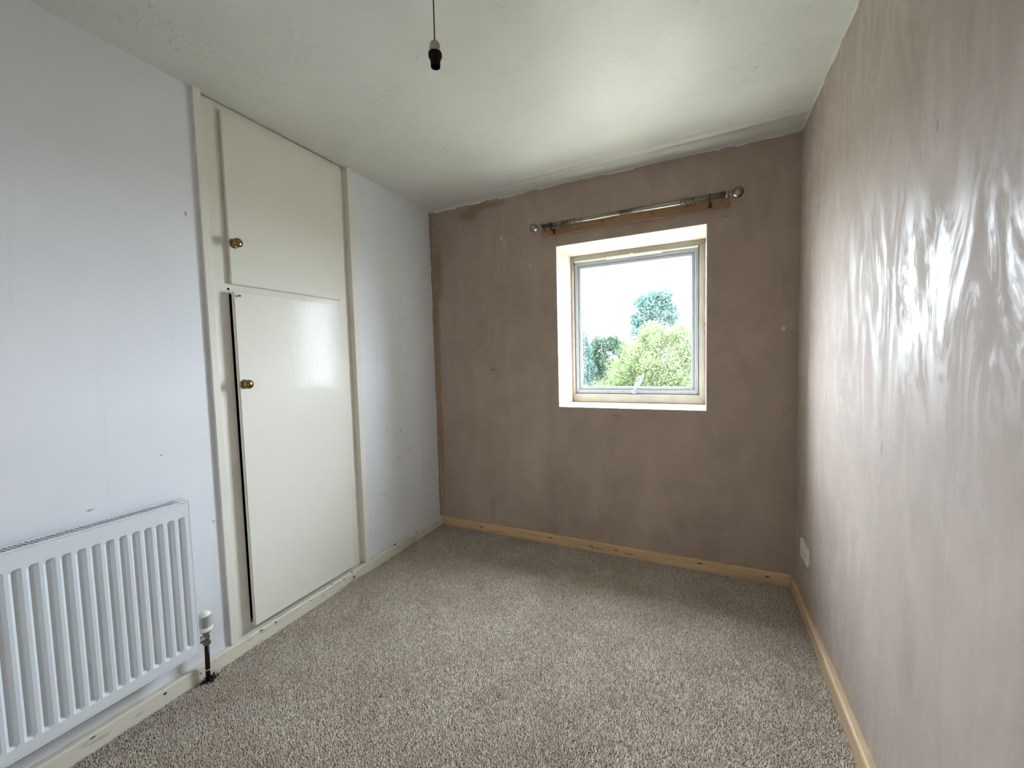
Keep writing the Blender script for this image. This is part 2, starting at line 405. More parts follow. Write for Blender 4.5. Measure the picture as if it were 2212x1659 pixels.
# ceiling: real sagging sheet with a ridge beside the back wall
nx, ny = 130, 230
xs = np.linspace(-.01, W + .01, nx); tt = np.linspace(0, 1, ny) ** 2.2; ys = .005 - tt * (3.36 + .005)
X, Y = np.meshgrid(xs, ys)
yg = np.interp(X, [0, .8, .96, 1.41, 1.79, 2.33], [-.075, -.085, -.094, -.13, -.145, -.16])
amp = np.interp(X, [0, .55, 1.0, 1.6, 2.1, 2.33], [0, .15, .8, 1., .9, .6])
Z = H + .003 - amp * .011 * np.exp(-((Y - yg + .024) / .017) ** 2) - amp * .005 * np.exp(-((Y - yg + .075) / .02) ** 2) - .006 * np.exp(-(Y / .025) ** 2)
Z += .0022 * np.sin(X * 3.1 + 1) * np.sin(Y * 2.3 + .5) + .0012 * np.sin(X * 7.1 + Y * 5)
verts = np.stack([X, Y, Z], -1).reshape(-1, 3)
idx = np.arange(nx * ny).reshape(ny, nx)
f = np.stack([idx[:-1, :-1], idx[:-1, 1:], idx[1:, 1:], idx[1:, :-1]], -1).reshape(-1, 4)
me = bpy.data.meshes.new('ceiling'); me.from_pydata(verts.tolist(), [], f.tolist()); me.materials.append(M['ceiling'])
for p in me.polygons: p.use_smooth = True
ce = bpy.data.objects.new('ceiling', me); COL.objects.link(ce); struct(ce, 'off-white ceiling with patchy textured paint')
link('ceiling_slab', B(-.35, W + .3, YF - 1.6, .3, H + .03, H + .24), M['ceiling'], ce)
def ragged(name, p0, p1, down, out_, n, a0, a1, mat, parent, seed, slope=None):
    """thin torn strip from p0 to p1; hangs `down` by a random width a0..a1, stands `out_` proud"""
    r = random.Random(seed); bm = bmesh.new(); p0, p1, down, out_ = map(Vector, (p0, p1, down, out_))
    top, low = [], []; v = (a0 + a1) / 2
    for i in range(n + 1):
        t_ = i / n; p = p0.lerp(p1, t_)
        if r.random() < .16: v = r.uniform(a0, a1)
        v += r.uniform(-1, 1) * (a1 - a0) * .12; v = min(max(v, a0), a1)
        top.append(p); low.append(p + down * v)
    T0 = [bm.verts.new(p) for p in top]; L0 = [bm.verts.new(p) for p in low]
    T1 = [bm.verts.new(p + out_) for p in top]; L1 = [bm.verts.new(p + out_ * r.uniform(.4, 1)) for p in low]
    for i in range(n):
        bm.faces.new((T1[i], T1[i + 1], L1[i + 1], L1[i])); bm.faces.new((L1[i], L1[i + 1], L0[i + 1], L0[i])); bm.faces.new((T0[i], T1[i], L1[i], L0[i])) if i == 0 else None
    bm.faces.new((T1[n], T0[n], L0[n], L1[n]))
    return link(name, bm, mat, parent)
ragged('paint_edge', (0, 0, H + .004), (W, 0, H + .004), (0, 0, -1), (0, -.003, 0), 170, .007, .020, M['paint_edge'], ce, 3)
ragged('paint_edge', (W, -3, H + .004), (W, -.01, H + .004), (0, 0, -1), (-.003, 0, 0), 210, .005, .017, M['paint_edge'], ce, 4)
ragged('plaster_edge', (0, 0, .05), (0, 0, H - .01), (0, -1, 0), (.002, 0, 0), 200, .004, .015, M['plaster_edge'], wb, 5)
ragged('paint_edge', (0, 0, .05), (0, 0, H - .01), (1, 0, 0), (0, -.002, 0), 160, .001, .009, M['plaster_edge'], wb, 8)

# floor and carpet pile
fl = struct(link('floor', B(-.3, W + .3, YF - .1, .02, -.25, -.007), M['carpet_base']), 'grey-brown fitted carpet floor')
sp_ = .0042
gx = np.arange(.02, W - .015, sp_); gy = np.arange(-2.62, -.012, sp_)
PX, PY = np.meshgrid(gx, gy); PX = PX.ravel() + rng.uniform(-.5, .5, PX.size) * sp_ * 1.2; PY = PY.ravel() + rng.uniform(-.5, .5, PY.size) * sp_ * 1.2
# only the part of the floor that the room's corner of the camera can reach
keep = (PX < 2.31) & ~((PX < .9) & (PY < -2.35))
PX, PY = PX[keep], PY[keep]; N = len(PX)
def vnoise(x, y, s, seed):
    r = np.random.default_rng(seed); G = r.random((96, 96)); u = x * s + 40; v = y * s + 40
    i = np.floor(u).astype(int); j = np.floor(v).astype(int); fu = u - i; fv = v - j; fu = fu * fu * (3 - 2 * fu); fv = fv * fv * (3 - 2 * fv)
    i %= 96; j %= 96; i1 = (i + 1) % 96; j1 = (j + 1) % 96
    return (G[i, j] * (1 - fu) + G[i1, j] * fu) * (1 - fv) + (G[i, j1] * (1 - fu) + G[i1, j1] * fu) * fv
clump = vnoise(PX, PY, 125, 1) * .7 + vnoise(PX, PY, 60, 2) * .3
hgt = .0058 + .0042 * clump + .0015 * rng.random(N)
bulge = .013 * np.exp(-((PY + .93) / .09) ** 2) * np.exp(-np.clip(PX - .0276, 0, 1) / .07)
base = -.0085 + bulge
ang = rng.uniform(0, 6.28, N)
lean = .0045 * rng.random(N) + .0022
rad = sp_ * .62
P = np.zeros((N, 4, 3)); a0_ = rng.uniform(0, 6.28, N)
for k in range(3):
    P[:, k, 0] = PX + rad * np.cos(a0_ + k * 2.094); P[:, k, 1] = PY + rad * np.sin(a0_ + k * 2.094); P[:, k, 2] = base
P[:, 3, 0] = PX + lean * np.cos(ang); P[:, 3, 1] = PY + lean * np.sin(ang); P[:, 3, 2] = base + hgt
I = (np.arange(N) * 4)[:, None]
F = np.concatenate([I + np.array([[0, 1, 3]]), I + np.array([[1, 2, 3]]), I + np.array([[2, 0, 3]])], 1).reshape(-1, 3)
def tri_mesh(name, V, F_, shade, mat):
    me = bpy.data.meshes.new(name); V = V.reshape(-1, 3)
    me.vertices.add(len(V)); me.vertices.foreach_set('co', V.astype(np.float32).ravel())
    k = F_.shape[1]
    me.loops.add(F_.size); me.loops.foreach_set('vertex_index', F_.astype(np.int32).ravel())
    me.polygons.add(len(F_)); me.polygons.foreach_set('loop_start', np.arange(0, F_.size, k, dtype=np.int32))
    at_ = me.attributes.new('shade', 'FLOAT', 'POINT'); at_.data.foreach_set('value', shade.astype(np.float32).ravel())
    me.materials.append(mat); me.update(calc_edges=True)
    o = bpy.data.objects.new(name, me); COL.objects.link(o); return o
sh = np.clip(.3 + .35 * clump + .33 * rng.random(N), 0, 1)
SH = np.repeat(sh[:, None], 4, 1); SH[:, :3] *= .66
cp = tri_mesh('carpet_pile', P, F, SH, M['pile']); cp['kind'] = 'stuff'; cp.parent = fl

# ------------------------------------------------------------------ skirtings
def skprof(t_, h_, r_):
    p = [(0, -.02), (t_, -.02), (t_, h_ - r_)]
    for k in range(1, 6):
        a_ = k / 5 * math.pi / 2; p.append((t_ - r_ + r_ * math.cos(a_), h_ - r_ + r_ * math.sin(a_)))
    p.append((0, h_)); return p
bl = struct(empty('baseboard_left')); bl['label'] = 'chipped cream painted skirting'
for y0, y1 in ((-3.2, -.2615), (-.2605, -.021)):
    bm = bmesh.new(); prism(bm, [(x, z) for x, z in skprof(.0276, .058, .007)], y0, y1, 'y'); link('board', bm, M['skirt_paint'], bl)
bb = struct(empty('baseboard_back')); bb['label'] = 'new bare pine skirting'
for x0, x1 in ((.001, 1.553), (1.5538, W - .0225)):
    bm = bmesh.new(); prism(bm, [(-.0005 - y, z) for y, z in skprof(.021, .060, .009)], x0, x1, 'x'); link('board', bm, M['pine_x'], bb)
br = struct(empty('baseboard_right')); br['label'] = 'bare pine skirting in two lengths'
for y0, y1, t_, h_ in ((-.690, -.001, .0215, .060), (-3.3, -.6925, .0255, .064)):
    bm = bmesh.new(); prism(bm, [(W - .0005 - x, z) for x, z in skprof(t_, h_, .010)], y0, y1, 'y'); link('board', bm, M['pine_y'], br)

# ------------------------------------------------------------------ window
win = struct(empty('window_1', (1.445, .36, 1.476))); win['label'] = 'small top-hung casement window in a deep reveal'
def P_(o): o.parent = win; o.matrix_parent_inverse = Matrix.Translation((-1.445, -.36, -1.476)); return o
def frame4(name, x0, x1, z0, z1, wl_, wr_, wt, wb_, y0, y1, mat, bevel=.0015):
    # four mitred members
    out_ = [(x0, z0), (x1, z0), (x1, z1), (x0, z1)]; inn = [(x0 + wl_, z0 + wb_), (x1 - wr_, z0 + wb_), (x1 - wr_, z1 - wt), (x0 + wl_, z1 - wt)]
    res = []
    for i in range(4):
        j = (i + 1) % 4; bm = bmesh.new()
        q = [out_[i], out_[j], inn[j], inn[i]]
        d_ = .0004
        A = [bm.verts.new((x, y0, z)) for x, z in q]; Bv = [bm.verts.new((x, y1, z)) for x, z in q]
        for k in range(4): bm.faces.new((A[k], A[(k + 1) % 4], Bv[(k + 1) % 4], Bv[k]))
        bm.faces.new(A); bm.faces.new(Bv[::-1])
        bmesh.ops.bevel(bm, geom=bm.edges[:], offset=bevel, segments=1, affect='EDGES')
        res.append(P_(link(name, bm, mat)))
    return res
FX0, FX1, FZ0, FZ1 = 1.0, 1.889, .9475, 2.0045
SX0, SX1, SZ0, SZ1 = 1.024, 1.849, 1.011, 1.964
frame4('outer_frame', FX0, FX1, FZ0, FZ1, SX0 - FX0 - .003, FX1 - SX1 - .003, FZ1 - SZ1 - .003, SZ0 - FZ0 - .003, .31, .40, M['frame'])
GX0, GX1, GZ0, GZ1 = 1.069, 1.804, 1.059, 1.916
# dark rebate seal behind the sash
P_(link('seal', B((SX0 - .003, SX0 + .004, .345, .398, SZ0 - .003, SZ1 + .003), (SX1 - .004, SX1 + .003, .345, .398, SZ0 - .003, SZ1 + .003),
                  (SX0, SX1, .345, .398, SZ0 - .003, SZ0 + .004), (SX0, SX1, .345, .398, SZ1 - .004, SZ1 + .003)), M['gasket']))
sash = frame4('sash', SX0, SX1, SZ0, SZ1, .024, .024, .026, .026, .328, .385, M['upvc'], .002)
frame4('glazing_bead', SX0 + .0235, SX1 - .0235, SZ0 + .0255, SZ1 - .0255, .0215, .0215, .0225, .0225, .338, .36, M['upvc'], .004)
pane = P_(link('pane', B(GX0 - .006, GX1 + .006, .362, .366, GZ0 - .006, GZ1 + .006), M['glass']))
vent = P_(link('trickle_vent', B((SX0 + .004, 1.26, .309, .33, SZ1 - .003, SZ1 + .004), (1.26, 1.625, .302, .33, SZ1 - .009, SZ1 + .005), (1.625, SX1 - .004, .309, .33, SZ1 - .003, SZ1 + .004),
                               (1.425, 1.443, .299, .312, SZ1 + .002, SZ1 + .010), bevel=.001), M['white_plastic']))
stay = P_(link('casement_stay', B(1.408, 1.468, .316, .329, 1.014, 1.030, bevel=.004), M['upvc']))
bm = bmesh.new(); lathe(bm, [(.013, 0), (.014, .004), (.012, .010), (.004, .011)], Matrix.Translation((1.437, .3175, 1.024)) @ Matrix.Rotation(math.pi / 2, 4, 'X'), 20); P_(link('pivot', bm, M['upvc'], None, True))
bm = bmesh.new(); lathe(bm, [(.0035, 0), (.0035, .0125)], Matrix.Translation((1.437, .3175, 1.024)) @ Matrix.Rotation(math.pi / 2, 4, 'X'), 12)
lathe(bm, [(.003, 0), (.003, .003)], Matrix.Translation((1.458, .3165, 1.022)) @ Matrix.Rotation(math.pi / 2, 4, 'X'), 12); P_(link('screw', bm, M['gasket']))
bm = bmesh.new(); tube(bm, [(1.437, .310, 1.024), (1.452, .306, 1.065), (1.470, .302, 1.112), (1.480, .300, 1.133)], [.0062, .006, .0055, .006], 10)
tube(bm, [(1.449, .322, 1.026), (1.472, .320, 1.075), (1.496, .318, 1.128), (1.501, .318, 1.146)], [.005, .005, .005, .004], 10)
P_(link('stay_arm', bm, M['upvc'], None, True))

# ------------------------------------------------------------------ built-in cupboard
XS = -.018      # face of stiles and rails
DY0, DY1 = -1.4755, -.885      # frame opening behind the doors
cup = tag(empty('built_in_cupboard', (0, -1.17, 0)), 'cream gloss built-in cupboard with a small door above a tall one, in the white wall', 'cupboard')
def C(o, par=None):
    o.parent = par or cup
    if par is None: o.matrix_parent_inverse = Matrix.Translation((0, 1.17, 0))
    return o
C(link('casing', B(-.03, .015, -1.583, CY0, .0585, H + .004, bevel=.003, seg=3), M['cream']))
C(link('casing', B(-.03, .015, CY1 - .004, -.764, .0585, H + .004, bevel=.003, seg=3), M['cream']))
C(link('stile', B(-.05, XS, CY0 - .002, DY0 - .001, .0, H + .004, bevel=.001), M['cream']))
C(link('stile', B(-.05, XS, DY1 + .0012, CY1, .0, H + .004, bevel=.001), M['cream']))
C(link('stile', B(-.05, XS - .0003, DY0 - .001, -1.458, 1.612, H, bevel=.0005), M['cream']))
C(link('rail', B(-.05, XS - .0002, DY0 - .001, DY1 + .001, 2.355, H + .004, bevel=.001), M['cream']))
C(link('rail', B(-.05, XS - .0002, DY0 - .001, DY1 + .001, 1.594, 1.655, bevel=.001), M['cream']))
C(link('rail', B(-.05, XS - .0002, DY0 - .001, DY1 + .001, .0, .088, bevel=.001), M['cream']))
C(link('carcass', B((-.60, -.58, -1.6, -.75, -.1, H), (-.58, -.05, -1.6, -1.58, -.1, H), (-.58, -.05, -.775, -.755, -.1, H), (-.58, -.05, -1.58, -.775, 1.605, 1.63), (-.58, -.05, -1.58, -.775, -.1, .05), (-.58, -.05, -1.58, -.775, H - .01, H + .02)), M['inside_shade']))  # coloured near black to give the shade seen through the door gap
def door(yr, yl, xr, xl, thick, ztr, ztl, zbr, zbl):
    """flush board door laid over the frame; origin on its right (hinged) front edge"""
    bm = bmesh.new(); w_ = yr - yl; dx = xl - xr
    F_ = [(0, 0, ztr), (0, 0, zbr), (dx, -w_, zbl), (dx, -w_, ztl)]
    A = [bm.verts.new(q) for q in F_]; Bk = [bm.verts.new((q[0] - thick, q[1], q[2])) for q in F_]
    for k in range(4): bm.faces.new((A[k], A[(k + 1) % 4], Bk[(k + 1) % 4], Bk[k]))
    bm.faces.new(A); bm.faces.new(Bk[::-1])
    bmesh.ops.bevel(bm, geom=bm.edges[:], offset=.0024, segments=3, affect='EDGES')
    o = link('door', bm, M['cream']); o.location = (xr, yr, 0)
    return C(o)
du = door(-.872, -1.473, -.0025, -.0005, .0152, 2.377, 2.371, 1.636, 1.636); du['label'] = 'small upper door laid over the frame'
dl = door(-.878, -1.477, .0030, .0175, .0195, 1.600, 1.600, .0705, .081); dl['label'] = 'tall lower door standing ajar along its left edge'
def knob(par, y, z, x, tilt):
    q = Matrix.Translation((x, y, z)) @ Matrix.Rotation(tilt, 4, 'Z') @ Matrix.Rotation(math.pi / 2, 4, 'Y')
    bm = bmesh.new(); lathe(bm, [(.0205, -.002), (.021, .001), (.020, .004), (.014, .006), (.008, .007), (.007, .016), (.009, .019), (.016, .021), (.0195, .025), (.0205, .030), (.019, .035), (.014, .039), (.007, .041), (.001, .0415)], q, 40)
    return link('knob', bm, M['brass'], par, True, 'round brass knob')
knob(du, -.580, 1.813, .0018, .0); knob(dl, -.578, 1.192, .0140, .025)
bm = bmesh.new(); torus(bm, (.018, -.584, 1.583), (0, .6, 1), .0055, .0014, 16, 6); lathe(bm, [(.003, -.003), (.003, .003)], Matrix.Translation((.0145, -.587, 1.579)) @ Matrix.Rotation(math.pi / 2, 4, 'Y'), 12)
link('screw_eye', bm, M['chrome'], dl, True)
bm = bmesh.new(); lathe(bm, [(.0045, -.001), (.0045, .0006)], Matrix.Translation((.0143, -.574, 1.584)) @ Matrix.Rotation(math.pi / 2, 4, 'Y'), 14); link('screw_hole', bm, M['debris'], dl)
bm = bmesh.new(); lathe(bm, [(.0055, 0), (.0055, .0008)], Matrix.Translation((XS, -1.478, 1.613)) @ Matrix.Rotation(math.pi / 2, 4, 'Y'), 14); C(link('screw_hole', bm, M['debris']))

# ------------------------------------------------------------------ radiator
RY1, RY0 = -1.744, -2.944; RZ0, RZ1 = .170, .762; RX = .100
rad_ = tag(empty('radiator', (.06, RY1, RZ0)), 'white panel radiator with vertical flutes under a slotted top, left of the cupboard', 'radiator')
def Rr(o): o.parent = rad_; o.matrix_parent_inverse = Matrix.Translation((-.06, -RY1, -RZ0)); return o
pitch = .0337; first = -1.758
bm = bmesh.new()
mz0, mz1 = RZ0 + .030, RZ1 - .052; dep = .0115; sl = .0085; cw = .0085    # flute depth, slanted side, flat bottom
ylist = [RY1]; prof = []
k = 0; cols = [(RY1, 0)]
y = first
while y - (cw + 2 * sl) > RY0 + .012:
    cols += [(y, 0), (y - sl, 1), (y - sl - cw, 1), (y - 2 * sl - cw, 0)]; y -= pitch
cols.append((RY0, 0))
rows = [(RZ1, 0), (mz1, 0), (mz1 - .010, 1), (mz0 + .010, 1), (mz0, 0), (RZ0, 0)]
grid = [[bm.verts.new((RX - dep * (c_[1] * r_[1]), c_[0], r_[0])) for c_ in cols] for r_ in rows]
for i in range(len(rows) - 1):
    for j in range(len(cols) - 1): bm.faces.new((grid[i][j], grid[i][j + 1], grid[i + 1][j + 1], grid[i + 1][j]))
# back sheet and rim
bx = RX - .014
lo = [bm.verts.new((bx, c_, z_)) for c_, z_ in ((RY1, RZ1), (RY0, RZ1), (RY0, RZ0), (RY1, RZ0))]
bm.faces.new(lo)
bm.faces.new([grid[0][j] for j in range(len(cols))] + [lo[1], lo[0]]); bm.faces.new([grid[-1][j] for j in range(len(cols))][::-1] + [lo[3], lo[2]])
bm.faces.new([grid[i][0] for i in range(len(rows))][::-1] + [lo[0], lo[3]]); bm.faces.new([grid[i][-1] for i in range(len(rows))] + [lo[2], lo[1]])
es = [e for e in bm.edges if len(e.link_faces) == 2 and e.calc_face_angle(0) > .3 and all(abs(v.co.x - RX) < .013 for v in e.verts)]
bmesh.ops.bevel(bm, geom=es, offset=.0020, segments=3, affect='EDGES', clamp_overlap=True)
fp = Rr(link('front_panel', bm, M['rad']))
Rr(link('bottom_seam', B(RX - .012, RX - .002, RY0, RY1, RZ0 - .009, RZ0 - .0015, bevel=.001), M['rad']))
Rr(link('convector_slot_shade', B(.040, RX - .015, RY0 + .01, RY1 - .02, RZ0 + .03, RZ1 - .0035), M['rad_slot_shade']))  # near-black block just under the slats, colours in the shade between them
Rr(link('side_panel', B(.030, RX - .001, RY1 + .0015, RY1 + .0065, RZ0 + .002, RZ1 + .001, bevel=.001), M['rad']))
Rr(link('side_panel', B(.030, RX - .001, RY0 - .0065, RY0 - .0015, RZ0 + .002, RZ1 + .001, bevel=.001), M['rad']))
bm = bmesh.new()
box(bm, RX - .011, RX - .001, RY0, RY1 - .026, RZ1 + .0004, RZ1 + .005, bevel=.001)
box(bm, .036, .042, RY0, RY1 - .026, RZ1 - .006, RZ1 + .005, bevel=.001)
yy = RY1 - .030
while yy > RY0 + .012:
    # slanted slat between the two rails
    q = [(.041, yy - .008), (.041, yy - .0112), (RX - .010, yy - .0032), (RX - .010, yy)]
    A = [bm.verts.new((x, y_, RZ1 + .0035)) for x, y_ in q]; Bv = [bm.verts.new((x, y_, RZ1 - .002)) for x, y_ in q]
    for i in range(4): bm.faces.new((A[i], A[(i + 1) % 4], Bv[(i + 1) % 4], Bv[i]))
    bm.faces.new(A); bm.faces.new(Bv[::-1]); yy -= .0106
Rr(link('top_grille', bm, M['rad'])); 
Rr(link('end_cap', B(.034, RX - .0005, RY1 - .025, RY1 + .006, RZ1 + .001, RZ1 + .0055, bevel=.0015), M['rad']))
for y_ in (-2.03, -2.72): Rr(link('wall_bracket', B(.0008, .036, y_ - .02, y_ + .02, .25, .70), M['rad']))
# thermostatic valve
VX, VY = .052, -1.693
tv = tag(empty('radiator_valve', (VX, VY, 0)), 'white ribbed thermostatic valve on a dark copper pipe beside the radiator', 'valve')
def V(o, par=None):
    o.parent = par or tv
    o.matrix_parent_inverse = Matrix.Translation((-VX, -VY, 0)); return o
tl = Matrix.Translation((VX, VY, 0))
bm = bmesh.new(); tube(bm, [(VX, VY - .004, -.01), (VX, VY - .003, .05), (VX, VY, .155)], .0082, 16); V(link('pipe', bm, M['copper'], None, True))
bm = bmesh.new(); lathe(bm, [(.0088, .045), (.0088, .0475)], Matrix.Translation((VX, VY - .003, 0)), 18); V(link('pipe_ring', bm, M['white_plastic']))
bm = bmesh.new(); lathe(bm, [(.010, .148), (.0135, .150), (.0135, .163), (.009, .166), (.0105, .172), (.012, .180), (.0105, .190), (.008, .194), (.0155, .198), (.0155, .208), (.008, .211)], tl, 6)
V(link('valve_body', bm, M['chrome']))
bm = bmesh.new(); lathe(bm, [(.0085, 0), (.0085, .012), (.013, .013), (.013, .030), (.008, .031), (.008, .05)], Matrix.Translation((VX, VY, .180)) @ Matrix.Rotation(math.pi / 2, 4, 'X'), 6)
V(link('union_nut', bm, M['chrome']))
bm = bmesh.new()
tlh = tl @ Matrix.Translation((0, 0, .206)) @ Matrix.Rotation(math.radians(3), 4, 'Y')
lathe(bm, [(.014, 0), (.0225, .004), (.0245, .009), (.0245, .016), (.0215, .018), (.0205, .030), (.0200, .060), (.0185, .072), (.0145, .080), (.008, .083), (.002, .084)], tlh, 40)
hd = V(link('thermostat_head', bm, M['white_plastic'], None, True))
bm = bmesh.new()
for i in range(28):
    A_ = 2 * math.pi * i / 28
    mm = tlh @ Matrix.Rotation(A_, 4, 'Z') @ Matrix.Translation((.0207, 0, .047))
    r_ = bmesh.ops.create_cube(bm, size=1, matrix=mm @ Matrix.Diagonal((.004, .0021, .050, 1)))
ribs = link('ribs', bm, M['white_plastic'], None); ribs.parent = hd
bm = bmesh.new()
for i in range(28):
    A_ = 2 * math.pi * (i + .5) / 28
    mm = tlh @ Matrix.Rotation(A_, 4, 'Z') @ Matrix.Translation((.0203, 0, .045))
    bmesh.ops.create_cube(bm, size=1, matrix=mm @ Matrix.Diagonal((.0016, .0019, .044, 1)))
gr = link('grooves', bm, M['grey_plastic'], None); gr.parent = hd
# frayed dark hole in the carpet round the pipe
r = random.Random(2); bm = bmesh.new()
for i in range(90):
    a_ = r.uniform(0, 6.28); d_ = r.uniform(.008, .026); p = Vector((VX + d_ * math.cos(a_), VY + d_ * 1.2 * math.sin(a_), 0))
    s_ = r.uniform(.0015, .004); q = Vector((r.uniform(-.006, .006), r.uniform(-.006, .006), r.uniform(.002, .010)))
    v = [bm.verts.new(p + Vector((s_ * math.cos(t_), s_ * math.sin(t_), -.002))) for t_ in (0, 2.1, 4.2)] + [bm.verts.new(p + q)]
    for f_ in ((0, 1, 3), (1, 2, 3), (2, 0, 3)): bm.faces.new([v[i_] for i_ in f_])
o = link('frayed_carpet_edge', bm, M['debris']); o['kind'] = 'stuff'; V(o)

# ------------------------------------------------------------------ socket
so = tag(empty('wall_socket', (W, -.245, .296)), 'white double wall socket low on the right-hand plaster wall near the corner', 'socket')
def S_(o): o.parent = so; o.matrix_parent_inverse = Matrix.Translation((-W, .245, -.296)); return o
S_(link('face_plate', B(W - .010, W + .002, -.318, -.172, .253, .339, bevel=.003), M['white_plastic']))
for y_ in (-.281, -.209):
    S_(link('rocker_switch', B(W - .0135, W - .009, y_ - .006, y_ + .006, .312, .329, bevel=.001), M['white_plastic']))
    S_(link('pin_holes', B((W - .0104, W - .009, y_ - .002, y_ + .002, .294, .302), (W - .0104, W - .009, y_ - .0145, y_ - .008, .274, .278), (W - .0104, W - .009, y_ + .008, y_ + .0145, .274, .278)), M['grey_plastic']))

# ------------------------------------------------------------------ batten, curtain pole, rings
bt = link('wooden_batten', B(.905, 2.003, -.020, -.0005, 2.077, 2.150, bevel=.003), M['batten'])
tag(bt, 'bare wooden batten fixed to the plaster wall behind the curtain pole', 'batten')
PY_, PZ = -.092, 2.118
cp_ = tag(empty('curtain_pole', (1.45, PY_, PZ)), 'brushed metal curtain pole with ball finials above the window', 'curtain pole')
def CP(o, par=None):
    if par: o.parent = par
    else: o.parent = cp_; o.matrix_parent_inverse = Matrix.Translation((-1.45, -PY_, -PZ))
    return o
RXm = Matrix.Rotation(math.pi / 2, 4, 'Y')
def at(x): return Matrix.Translation((x, PY_, PZ)) @ RXm
bm = bmesh.new(); lathe(bm, [(.0125, 0), (.0125, .53)], at(.925), 32); CP(link('pole_tube', bm, M['nickel'], None, True, 'thinner left tube'))
bm = bmesh.new(); lathe(bm, [(.0125, 0), (.0145, .0), (.0145, .565)], at(1.43), 32); CP(link('pole_tube', bm, M['nickel'], None, True, 'thicker right tube'))
for x, s_ in ((.925, -1), (1.992, 1)):
    q = Matrix.Translation((x, PY_, PZ)) @ Matrix.Rotation(math.pi / 2 * s_, 4, 'Y')
    bm = bmesh.new()
    pr = [(.012, -.012), (.0165, -.010), (.018, -.006), (.018, -.002), (.0155, .001), (.0155, .004), (.008, .006), (.007, .010), (.010, .012), (.010, .015), (.0075, .018)]
    for k in range(0, 15):
        a_ = -1.25 + k / 14 * (1.25 + math.pi / 2 - .02); pr.append((.0285 * math.cos(a_), .018 + .027 + .0285 * math.sin(a_)))
    lathe(bm, pr, q, 36); CP(link('finial', bm, M['nickel'], None, True))
for x in (.995, 1.906):
    bm = bmesh.new(); torus(bm, (x, PY_, PZ), (1, 0, 0), .0158, .0025, 28, 8)
    for v in bm.verts: v.co.x = x + (v.co.x - x) * 1.3
    box(bm, x - .004, x + .004, PY_ + .012, -.022, PZ - .028, PZ - .018, bevel=.001)
    box(bm, x - .004, x + .004, PY_ - .002, PY_ + .014, PZ - .030, PZ - .014, bevel=.001)
    box(bm, x - .008, x + .008, -.0255, -.0195, 2.082, 2.112, bevel=.001)
    CP(link('bracket', bm, M['dark_metal'], None))
rx = [.953, 1.070, 1.079, 1.088, 1.111, 1.134, 1.161, 1.192, 1.765, 1.777, 1.788, 1.797, 1.812, 1.829, 1.962]
names = ['first', 'second', 'third', 'fourth', 'fifth', 'sixth', 'seventh', 'eighth', 'ninth', 'tenth', 'eleventh', 'twelfth', 'thirteenth', 'fourteenth', 'last']
def mk_ring():
    bm = bmesh.new(); torus(bm, (0, 0, 0), (1, 0, 0), .0205, .0016, 32, 8); t_ = link('curtain_ring', bm, M['ring'], None, True)
    bm = bmesh.new(); torus(bm, (0, 0, -.0262), (0, 1, 0), .0036, .0011, 14, 6); link('eyelet', bm, M['ring'], t_, True)
    return t_
ring0 = mk_ring()
for i, x in enumerate(rx):
    if i == 0: o = ring0
    else:
        o = ring0.copy(); COL.objects.link(o)
        for ch in ring0.children: c2 = ch.copy(); COL.objects.link(c2); c2.parent = o
    o.location = (x, PY_, PZ + .0145 + .0016 - .0205 - (0 if x > 1.43 else .002)); o.rotation_euler = (random.uniform(-.08, .08), 0, random.uniform(-.22, .22) if i not in (1, 2, 3) else .03 * i)
    if i == 0: lb = 'thin metal curtain ring alone at the left end, next to the left finial'
    elif i == 14: lb = 'thin metal curtain ring alone at the right end, next to the right finial'
    elif i < 8: lb = 'thin metal curtain ring, %s from the left in the left-hand bunch of seven' % names[i - 1]
    else: lb = 'thin metal curtain ring, %s from the left in the right-hand bunch of six' % names[i - 8]
    tag(o, lb, 'curtain ring', 'curtain rings on the pole')

# ------------------------------------------------------------------ ceiling pendant
LX, LY = 1.181, -1.572
pe = tag(empty('pendant_light', (LX, LY, H)), 'bare black bayonet lampholder without a bulb hanging on a thin brown flex', 'pendant light')
def PE(o): o.parent = pe; o.matrix_parent_inverse = Matrix.Translation((-LX, -LY, -H)); return o
tp = Matrix.Translation((LX, LY, 0))
bm = bmesh.new(); lathe(bm, [(.045, H + .004), (.045, H - .008), (.036, H - .020), (.012, H - .026), (.005, H - .028)], tp, 32); PE(link('ceiling_rose', bm, M['white_plastic'], None, True))
bm = bmesh.new(); tube(bm, [(LX, LY, H - .02), (LX + .001, LY, H - .08), (LX + .0005, LY, H - .15), (LX, LY, 2.166)], .0021, 8); PE(link('flex', bm, M['flex'], None, True))
bm = bmesh.new(); lathe(bm, [(.003, 2.174), (.011, 2.172), (.0146, 2.166), (.0155, 2.156), (.0162, 2.140)], tp, 28); PE(link('cord_cap', bm, M['old_plastic'], None, True))
bm = bmesh.new(); lathe(bm, [(.0160, 2.144), (.0190, 2.142), (.0194, 2.135), (.0180, 2.131), (.0150, 2.128), (.0146, 2.122), (.0126, 2.121), (.0126, 2.118), (.0138, 2.116), (.0136, 2.106), (.0115, 2.106), (.0112, 2.128)], tp, 32)
PE(link('lampholder', bm, M['black_plastic'], None, False))

